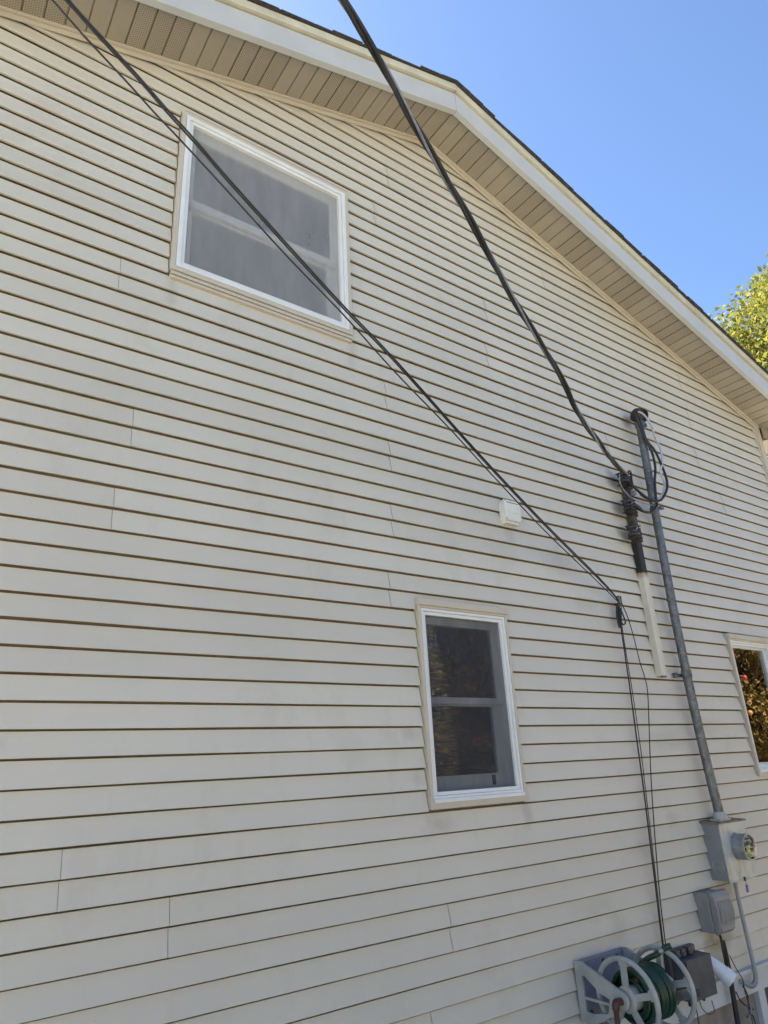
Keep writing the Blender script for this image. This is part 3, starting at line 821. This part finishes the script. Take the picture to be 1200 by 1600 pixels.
# ------------------------------------------------------------------ beige wall box
jb = empty('junction_box', (3.09, 0, 3.31))
tag(jb, 'small pale beige plastic box on the siding above the lower window', 'box')
part(MB().prism([(3.022, .010, 3.315), (3.022, .010, 3.425), (3.034, .010, 3.445), (3.152, .010, 3.445), (3.164, .010, 3.425), (3.164, .010, 3.315), (3.152, .010, 3.295), (3.034, .010, 3.295)], (0, -.040, 0)), 'body', M['beigebox'], jb, bevel=.002)
part(MB().box(3.020, 3.166, -.045, -.032, 3.303, 3.443), 'lid', M['beigebox'], jb, bevel=.004)
part(MB().box(3.040, 3.146, -.0462, -.044, 3.423, 3.427), 'groove', M['darkline'], jb)
part(MB().box(3.048, 3.140, -.0480, -.044, 3.355, 3.385), 'label_panel', M['beigebox'], jb, bevel=.001)
for sx, sz in ((3.028, 3.435), (3.158, 3.435), (3.028, 3.311), (3.158, 3.311)):
    part(MB().lathe([(0, .004), (.002, .004)], (sx, -.0445, sz), (0, -1, 0), 8), 'screw', M['darkline'], jb)
part(MB().box(3.035, 3.150, -.030, .005, 3.286, 3.297), 'lower_lip', M['beigebox'], jb, bevel=.002)

# ------------------------------------------------------------------ meter box
mbx = empty('meter_box', (4.76, 0, 1.07))
tag(mbx, 'stained grey steel electric meter box with round glass meter under the mast', 'meter box')
bx0, bx1, bz0, bz1, by = 4.604, 4.920, 1.072, 1.408, -.112
part(MB().box(bx0 + .003, bx1 - .003, by + .004, .012, bz0, bz1), 'case', M['meterside'], mbx, bevel=.003)
part(MB().box(bx0, bx1, by - .004, by + .003, bz0 - .002, bz1).box(bx0, bx1, by - .004, by + .012, bz0 - .010, bz0 - .002), 'cover', M['meter'], mbx, bevel=.002)
part(MB().prism([(bx0 - .010, .012, bz1), (bx0 - .010, by - .014, bz1), (bx0 - .010, by - .014, bz1 + .010), (bx0 - .010, .012, bz1 + .018)], (bx1 - bx0 + .022, 0, 0)), 'lid', M['rustlid'], mbx, bevel=.002)
part(MB().box(4.655, 4.785, -.105, -.03, bz1 + .012, bz1 + .026).lathe([(0, .046), (.02, .046), (.045, .036)], (4.710, -.074, bz1 + .024), (0, 0, 1), 16), 'hub', M['pvcgrey'], mbx, smooth=40)
MC = Vector((4.775, by - .004, 1.262))
part(MB().lathe([(0, .084), (.012, .084), (.012, .079), (.070, .079), (.074, .082), (.086, .082), (.086, .072)], MC, (0, -1, 0), 32, caps=False), 'meter_ring', M['ring'], mbx, smooth=35)
md = part(MB().lathe([(.070, .071), (.072, .0)], MC, (0, -1, 0), 28, caps=False), 'dial_plate', M['dial'], mbx)
for (a, b, c, e, m) in ((-.052, -.020, .006, .030, 'darkline'), (-.012, .020, .010, .034, 'black'), (.028, .055, .000, .022, 'darkline'), (-.030, .010, -.028, -.002, 'yellow'), (.016, .052, -.036, -.010, 'black'), (-.044, -.034, -.02, .0, 'black'), (-.020, .026, -.060, -.040, 'yellow'), (-.026, .026, .044, .054, 'darkline')):
    part(MB().box(MC.x + a, MC.x + b, MC.y - .0765, MC.y - .073, MC.z + c, MC.z + e), 'dial_mark', M[m], mbx)
part(MB().lathe([(.084, .073), (.092, .070), (.097, .058), (.098, .0)], MC, (0, -1, 0), 28, caps=False), 'dome', M['dome'], mbx, smooth=60)
ko = MB()
for r in (.042, .029, .016): ko.lathe([(0, r), (.003, r - .002), (.003, r - .006), (0, r - .008)], (bx0 + .003, -.052, 1.150), (-1, 0, 0), 24, caps=False)
ko.lathe([(0, .011), (.003, .010)], (bx0 + .003, -.052, 1.150), (-1, 0, 0), 16)
part(ko, 'knockout', M['ring'], mbx, smooth=40)
part(MB().box(4.768, 4.782, by - .012, by - .002, bz0 - .014, bz0 + .010), 'hasp', M['iron'], mbx, bevel=.002)
tg = empty('seal_tag', (4.772, by - .010, 1.058))
tag(tg, 'small blue plastic seal tag hanging under the meter box', 'tag')
part(MB().obox((4.775, by - .010, 1.015), (.012, 0, 0), (0, .0025, 0), (.002, 0, .022)), 'plate', M['blue'], tg, bevel=.001)
part(MB().tube([(4.773, by - .010, 1.062), (4.770, by - .012, 1.050), (4.774, by - .010, 1.036)], .0016, 6), 'loop', M['iron'], tg)

# conduit below the meter
cn = empty('conduit', (4.785, -.045, 1.06))
tag(cn, 'slim grey conduit from the meter box curling back at its foot', 'conduit')
cpath = smooth_path([(4.776, -.045, 1.068), (4.782, -.045, .85), (4.795, -.045, .60), (4.797, -.046, .54), (4.785, -.047, .502), (4.752, -.048, .478), (4.712, -.047, .476), (4.682, -.044, .492), (4.668, -.030, .500), (4.664, .020, .500)], 8)
part(MB().tube(cpath, .0135, 14), 'pipe', M['pvcgrey'], cn, smooth=60)
rb = MB()
for i in range(26, 58, 2):
    if i + 1 < len(cpath): rb.tube([cpath[i], cpath[i] + (cpath[i + 1] - cpath[i]) * .45], .0156, 14)
part(rb, 'ribbed_elbow', M['pvcgrey'], cn, smooth=40)

# ------------------------------------------------------------------ telephone box
nb = empty('telephone_box', (4.47, 0, .80))
tag(nb, 'mid grey plastic telephone box with vertical ribs below the meter box', 'box')
nx0, nx1, nz0, nz1 = 4.374, 4.556, .812, 1.036
part(MB().box(nx0, nx1 - .01, -.082, .012, nz0, nz1 - .006), 'case', M['nid'], nb, bevel=.008)
part(MB().prism([(nx0 + .004, -.084, nz0 - .012), (nx0 + .004, -.112, nz0 + .004), (nx0 + .004, -.128, nz0 + .05), (nx0 + .004, -.132, nz0 + .12), (nx0 + .004, -.124, nz1 - .03), (nx0 + .004, -.108, nz1), (nx0 + .004, -.084, nz1 + .006)], (nx1 - nx0 - .004, 0, 0)), 'lid', M['nid'], nb, bevel=.007)
for i in range(8):
    xx = nx0 + .028 + i * .0195
    rp = [(xx, -.127 - .003, nz0 + .058), (xx, -.136, nz0 + .12), (xx, -.1275, nz1 - .05)]
    part(MB().tube(smooth_path(rp, 5), .0062, 6), 'rib', M['nid'], nb, smooth=60)
part(MB().box(nx0 + .020, nx1 - .010, -.126, -.115, nz0 + .012, nz0 + .046), 'lower_panel', M['nid'], nb, bevel=.004)
for z in (nz0 + .03, nz1 - .06): part(MB().lathe([(0, .006), (.03, .006)], (nx0 - .002, -.084, z), (0, 0, 1), 8), 'hinge', M['nid'], nb, smooth=40)

# dark pipe below it
dp = empty('ground_pipe', (4.47, -.03, .40))
tag(dp, 'black ground wire pipe running down from the grey telephone box', 'pipe')
dpp = smooth_path([at(1129, 1470, -.045), at(1136, 1500, -.045), at(1143, 1540, -.045), at(1148, 1570, -.045), at(1153, 1600, -.045), at(1160, 1650, -.045)], 6)
part(MB().tube(dpp, .0150, 12), 'sleeve', M['black'], dp, smooth=60)
part(MB().tube([at(1124, 1458, -.05), at(1129, 1475, -.05)], .0075, 8), 'copper_end', M['iron'], dp, smooth=60)
part(MB().tube(smooth_path([at(1126, 1468, -.06), at(1132, 1500, -.062), at(1140, 1536, -.06)], 6), .005, 8), 'wire', M['black'], dp, smooth=60)

# ------------------------------------------------------------------ charcoal box and its wires
ub = empty('utility_box', (4.11, 0, .53))
tag(ub, 'charcoal plastic cable box with hooks on top behind the hose reel', 'box')
ux0, ux1, uz0, uz1 = 3.985, 4.238, .538, .742
part(MB().box(ux0, ux1, -.118, -.02, uz0, uz1), 'cover', M['darkbox'], ub, bevel=.004)
part(MB().box(ux0 - .02, ux1 - .004, -.024, .008, uz0 - .005, uz1 + .035), 'back_plate', M['darkbox'], ub, bevel=.003)
for xx in (3.99, 4.045, 4.115):
    part(MB().box(xx, xx + .040, -.060, -.024, uz1 + .002, uz1 + .040).box(xx + .004, xx + .036, -.066, -.058, uz1 + .002, uz1 + .022), 'hook', M['darkbox'], ub, bevel=.003)
part(MB().box(4.005, 4.060, -.122, -.117, .560, .598), 'latch', M['black'], ub, bevel=.006)
for xx in (4.02, 4.16): part(MB().lathe([(0, .010), (-.03, .009)], (xx, -.07, uz0 + .002), (0, 0, 1), 10), 'gland', M['black'], ub, smooth=40)
def loose(pts, y, r, label, mat='black'):
    ps = smooth_path([at(u, v, y + .012 * math.sin(i * 2.1)) for i, (u, v) in enumerate(pts)], 7)
    o = MB().tube(ps, r, 7).build('wire', M[mat], None, smooth=70)
    return tag(o, label, 'wire', 'loose wires under the utility boxes')
loose([(1093, 1565), (1098, 1577), (1108, 1585), (1116, 1580), (1112, 1563)], -.06, .0028, 'small hanging wire loop under the charcoal cable box', 'darkbox')
loose([(1086, 1567), (1089, 1582), (1092, 1600), (1094, 1620)], -.06, .0032, 'black wire dropping from the left of the charcoal cable box')
loose([(1140, 1493), (1150, 1513), (1160, 1530), (1164, 1550), (1172, 1575), (1176, 1600)], -.05, .0030, 'thin black wire crossing the white ledge beside the conduit')
loose([(1150, 1550), (1156, 1562), (1164, 1570), (1172, 1572), (1178, 1578)], -.05, .0042, 'black wire sagging beside the black ground pipe')
loose([(1161, 1541), (1168, 1555), (1170, 1572), (1178, 1592), (1184, 1615)], -.045, .0044, 'thicker black wire below the curled conduit end')
loose([(1062, 1563), (1058, 1575), (1066, 1590), (1078, 1602)], -.06, .0040, 'black wire hanging behind the right wheel of the hose reel')
lg = empty('ground_clamp', at(1171, 1582, -.05))
tag(lg, 'small grey wire clamp on the masonry below the conduit', 'clamp')
part(MB().obox(at(1172, 1578, -.05), (.012, 0, 0), (0, .010, 0), (.002, 0, .022)).obox(at(1170, 1588, -.05), (.016, 0, 0), (0, .008, 0), (0, 0, .007)), 'jaw', M['alu'], lg, bevel=.002)

# ------------------------------------------------------------------ white pvc outlet
pv = empty('drain_outlet', (4.28, 0, .70))
tag(pv, 'short white plastic pipe elbow pointing down beside the charcoal box', 'pipe')
e0 = Vector((4.318, 0, .668))
pp = smooth_path([(4.318, .012, .668), (4.318, -.045, .664), (4.328, -.082, .645), (4.344, -.118, .614), (4.360, -.150, .584)], 6)
outer = MB(); outer.tube(pp, .0425, 22, caps=False)
ax = (pp[-1] - pp[-2]).normalized()
outer.lathe([(-.055, .0425), (-.055, .0465), (0, .0465), (0, .0405), (-.10, .0385)], pp[-1], ax, 22, caps=False)
part(outer, 'elbow', M['pvcwhite'], pv, smooth=40)
part(MB().lathe([(0, .062), (.012, .060), (.016, .045)], (e0.x, .010, e0.z), (0, -1, 0), 24), 'flange', M['beigebox'], pv, smooth=40)

# ------------------------------------------------------------------ hose reel
hr = empty('hose_reel', (3.35, 0, .55))
tag(hr, 'grey plastic wall hose reel with two spoked wheels and brown crank', 'hose reel')
AX = Vector((0, -.277, .735)); WR = .172
xl, xr2 = 3.175, 3.575
part(MB().box(xl + .004, xr2 - .004, -.026, -.004, .600, .862), 'back_plate', M['reelback'], hr, bevel=.004)
for xx, zz in ((3.24, .835), (3.38, .835), (3.24, .63), (3.5, .835)):
    part(MB().lathe([(0, .010), (.004, .009)], (xx, -.026, zz), (0, -1, 0), 12), 'bolt', M['black'], hr, smooth=40)
def arm(x0):
    ol = [(-.004, .600), (-.004, .866), (-.050, .866)]
    c = AX; r = .040
    for i in range(9):
        a = R(62 - i * 18.5); ol.append((c.y - r * math.cos(a), c.z + r * math.sin(a)))
    ol += [(-.070, .590)]
    il = [(-.045, .650), (-.045, .800), (-.062, .805)]
    for i in range(9):
        t = i / 8; il.append((-.075 - .125 * math.sin(t * math.pi / 2) if t < .5 else -.205 + .04 * (t - .5), .795 - .13 * t))
    il += [(-.085, .645)]
    m = len(ol); il = il[:m]
    while len(il) < m: il.append(il[-1])
    mb = MB().ringprism([(x0, y, z) for y, z in ol], [(x0, y, z) for y, z in il], (.016, 0, 0))
    return mb
for xx in (xl, xr2 - .016): 
    p_ = part(arm(xx), 'bracket_arm', M['reel'], hr, bevel=.003)
    part(MB().box(xx + .004, xx + .012, -.20, -.045, .70, .712), 'cross_bar', M['reel'], hr)
def wheel(xc, name):
    mb = MB(); n = 40
    ring = [(xc, AX.y + WR * math.cos(2 * math.pi * i / n), AX.z + WR * math.sin(2 * math.pi * i / n)) for i in range(n)]
    mb.tube(ring, .0130, 8, closed=True)
    mb.lathe([(-.012, .052), (-.008, .058), (.008, .058), (.012, .052)], (xc, AX.y, AX.z), (1, 0, 0), 24)
    for i in range(5):
        a = 2 * math.pi * (i / 5) + .35; dy, dz = math.cos(a), math.sin(a)
        c = Vector((xc, AX.y + dy * .11, AX.z + dz * .11))
        mb.obox(c, (.007, 0, 0), (0, -dz * .015, dy * .015), (0, dy * .062, dz * .062))
        for s in (-1, 1): mb.obox(Vector((xc, AX.y + dy * .155 - s * dz * .014, AX.z + dz * .155 + s * dy * .014)), (.005, 0, 0), (0, -dz * .010, dy * .010), (0, dy * .012, dz * .012))
    return part(mb, name, M['reel'], hr, smooth=35)
wheel(3.222, 'wheel'); wheel(3.520, 'wheel')
part(MB().lathe([(0, .055), (.28, .055)], (3.23, AX.y, AX.z), (1, 0, 0), 20), 'drum', M['reel'], hr, smooth=40)
part(MB().tube([(3.16, AX.y, AX.z), (3.60, AX.y, AX.z)], .014, 12), 'axle', M['black'], hr, smooth=40)
ck = MB().tube(smooth_path([(3.176, AX.y, AX.z), (3.140, AX.y - .002, AX.z + .004), (3.128, AX.y, AX.z - .02), (3.126, AX.y + .002, AX.z - .13)], 6), [.016] * 6 + [.019] * 7 + [.013] * 6, 12)
ck.tube([(3.12, AX.y, AX.z - .13), (3.05, AX.y, AX.z - .13)], .016, 12)
part(ck, 'crank', M['brown'], hr, smooth=50)
part(MB().obox((3.530, AX.y - .065, AX.z - .035), (.007, 0, 0), (0, .012, .018), (0, -.085, .030)), 'stay', M['ring'], hr, bevel=.003)
hs = empty('garden_hose', (3.37, AX.y, AX.z))
tag(hs, 'dark green garden hose wound on the grey reel', 'hose')
hp = []; turns = 9.3; rr = random.Random(3)
for layer, (rad, nt) in enumerate(((.070, 9), (.092, 9), (.110, 8.4))):
    for i in range(int(nt * 28)):
        f = i / (nt * 28); xx = (3.262 + .20 * f) if layer % 2 == 0 else (3.470 - .20 * f)
        a = 2 * math.pi * i / 28
        hp.append(Vector((xx + .003 * math.sin(a * 1.7 + layer), AX.y + (rad + .004 * math.sin(a * .31)) * math.cos(a), AX.z + (rad + .004 * math.sin(a * .31)) * math.sin(a))))
part(MB().tube(hp, .0118, 8), 'coil', M['hose'], hs, smooth=70)
tail = smooth_path([(3.44, AX.y + .06, AX.z + .10), (3.455, AX.y + .01, AX.z + .135), (3.475, AX.y - .03, AX.z + .155), (3.505, AX.y - .065, AX.z + .185), (3.525, AX.y - .085, AX.z + .192)], 7)
part(MB().tube(tail, .0135, 12), 'loose_end', M['hose'], hs, smooth=70)
part(MB().lathe([(0, .014), (.008, .0155), (.02, .0155), (.022, .013)], tail[16], tail[18] - tail[16], 14), 'ferrule', M['ring'], hs, smooth=40)
part(MB().tube([(3.262, AX.y - .030, AX.z + .075), (3.300, AX.y - .05, AX.z + .10)], .014, 10), 'connector', M['brown'], hs, smooth=40)

# ------------------------------------------------------------------ trees
def leaf_cloud(name, mat, parent, centres, count, size, rnd, aspect=.45):
    """small bent leaves scattered in clumps round twig ends"""
    rng = np.random.default_rng(rnd)
    C = np.array([c[0] for c in centres]); Rr = np.array([c[1] for c in centres])
    w = Rr ** 2; idx = rng.choice(len(C), count, p=w / w.sum())
    d = rng.normal(size=(count, 3)); d /= np.linalg.norm(d, axis=1)[:, None]
    rad = rng.random(count) ** .45
    pos = C[idx] + d * (rad * Rr[idx])[:, None] * np.array([1, 1, .75])
    t = rng.normal(size=(count, 3)) + np.array([0, 0, -.35]); t /= np.linalg.norm(t, axis=1)[:, None]
    b = np.cross(t, rng.normal(size=(count, 3))); b /= np.linalg.norm(b, axis=1)[:, None]
    nrm = np.cross(t, b)
    L = size * rng.uniform(.6, 1.25, count)[:, None]; W = L * aspect
    v = np.stack([pos, pos + t * L * .5 + b * W * .5 + nrm * L * .06, pos + t * L, pos + t * L * .5 - b * W * .5 + nrm * L * .06], axis=1).reshape(-1, 3)
    me = bpy.data.meshes.new(name); n = count
    me.vertices.add(4 * n); me.vertices.foreach_set('co', v.ravel())
    me.loops.add(4 * n); me.loops.foreach_set('vertex_index', np.arange(4 * n))
    me.polygons.add(n); me.polygons.foreach_set('loop_start', np.arange(n) * 4); me.polygons.foreach_set('loop_total', np.full(n, 4))
    me.materials.append(mat); me.update(); me.validate()
    o = bpy.data.objects.new(name, me); col.objects.link(o); return under(o, parent)

def limb(mb, a, b, r0, r1, rnd, wav=.06, n=5):
    a, b = Vector(a), Vector(b); L = (b - a).length; pts = [a]
    for i in range(1, n):
        pts.append(a.lerp(b, i / n) + Vector([rnd.uniform(-wav, wav) * L for _ in range(3)]))
    pts.append(b); sp = smooth_path(pts, 3)
    mb.tube(sp, [r0 + (r1 - r0) * i / (len(sp) - 1) for i in range(len(sp))], 7); return sp

def tree(name, label, base, trunk_h, crown_c, crown_r, leafmat, nleaf, lsize, seed, twig=None, clumps=150, inner=.35, csize=(.09, .18), aspect=.45):
    rnd = random.Random(seed); t = empty(name, base); tag(t, label, 'tree')
    base = Vector(base); cc = Vector(crown_c); tr = MB(); top = Vector((base.x * .5 + cc.x * .5, base.y * .5 + cc.y * .5, trunk_h))
    limb(tr, base, top, .17, .12, rnd, .02); limb(tr, top, cc + Vector((0, 0, crown_r[2] * .7)), .12, .02, rnd, .05)
    centres = []
    br = MB()
    for i in range(clumps):
        while True:
            d = Vector([rnd.gauss(0, 1) for _ in range(3)]).normalized()
            rad = inner + (1 - inner) * rnd.random() ** .6
            f = 1 + .28 * noise.noise(d * 2.1 + Vector((seed, 0, 0)))
            p = cc + Vector((d.x * crown_r[0], d.y * crown_r[1], d.z * crown_r[2])) * rad * f
            if p.z > trunk_h * .5: break
        centres.append(((p.x, p.y, p.z), rnd.uniform(*csize) * max(crown_r)))
        if i % 2 == 0:
            root = top.lerp(cc + Vector((0, 0, crown_r[2] * .4)), rnd.random()) ; limb(br, root, p, .035 * max(crown_r) / 3, .006, rnd, .06, 4)
    part(tr, 'trunk', M['bark'], t, smooth=60); part(br, 'limbs', twig or M['bark'], t, smooth=60)
    leaf_cloud('crown', leafmat, t, centres, nleaf, lsize, seed)
    return t, centres

yc = along(1300, 600, 19.0)
tree('broadleaf_tree', 'sunlit yellow-green broadleaf tree showing beyond the right end of the roof', (yc.x + .6, yc.y + .3, 0), 4.5, yc, (3.3, 3.3, 3.1), M['leaf_y'], 75000, .135, 11, clumps=420, inner=.15, csize=(.10, .20))

AP = {}
for kx in ('apple', 'apple_y'):
    AP[kx] = MB().lathe([(-.034, .004), (-.033, .016), (-.022, .031), (0, .039), (.018, .036), (.030, .024), (.032, .010), (.026, .002)], (0, 0, 0), (0, 0, 1), 12, caps=False).mesh('apple', M[kx], 60)
def apple_tree(label, base, cc, cr, seed, nleaf, napple):
    t, cen = tree('apple_tree', label, base, 1.0, cc, cr, M['leaf_a'], nleaf, .090, seed, twig=M['twig'], clumps=320, inner=.2, csize=(.09, .17))
    t['group'] = 'apple trees standing across the yard from the gable'
    rnd = random.Random(seed)
    for i in range(napple):
        while True:
            d = Vector([rnd.gauss(0, 1) for _ in range(3)]).normalized()
            if d.y > -.1 and d.z > -.75: break
        p = Vector((cc[0] + d.x * cr[0] * 1.02, cc[1] + d.y * cr[1] * 1.02, cc[2] + d.z * cr[2] * 1.02)) + Vector([rnd.uniform(-.15, .15) for _ in range(3)])
        o = bpy.data.objects.new('apple', AP['apple' if rnd.random() < .5 else 'apple_y']); col.objects.link(o)
        o.location = p; o.rotation_euler = (rnd.uniform(-.4, .4), rnd.uniform(-.4, .4), rnd.random() * 6); k = rnd.uniform(.9, 1.3); o.scale = (k, k, k)
        under(o, t)
apple_tree('fruiting apple tree mirrored in the window near the far corner', (11.6, -3.3, 0), (11.6, -3.2, 2.5), (2.4, 2.0, 2.6), 21, 85000, 280)
apple_tree('fruiting apple tree mirrored darkly in the screened lower window', (9.3, -8.2, 0), (9.3, -8.0, 2.6), (3.4, 2.6, 2.8), 33, 60000, 45)
apple_tree('apple tree farthest to the right across the yard', (17.5, -8.4, 0), (17.5, -8.2, 3.1), (3.6, 2.8, 3.0), 57, 26000, 60)
apple_tree('unseen apple tree added opposite the upper window to dim the lower wall', (3.6, -9.3, 0), (3.6, -9.1, 2.7), (3.2, 2.5, 2.7), 45, 24000, 30)  # added out of view to cut bounced light on the lower wall
apple_tree('leftmost unseen apple tree, added to dim the lower wall', (-3.2, -8.9, 0), (-3.2, -8.7, 2.7), (3.4, 2.5, 2.7), 51, 24000, 30)  # second added tree, keeps light off the lower wall
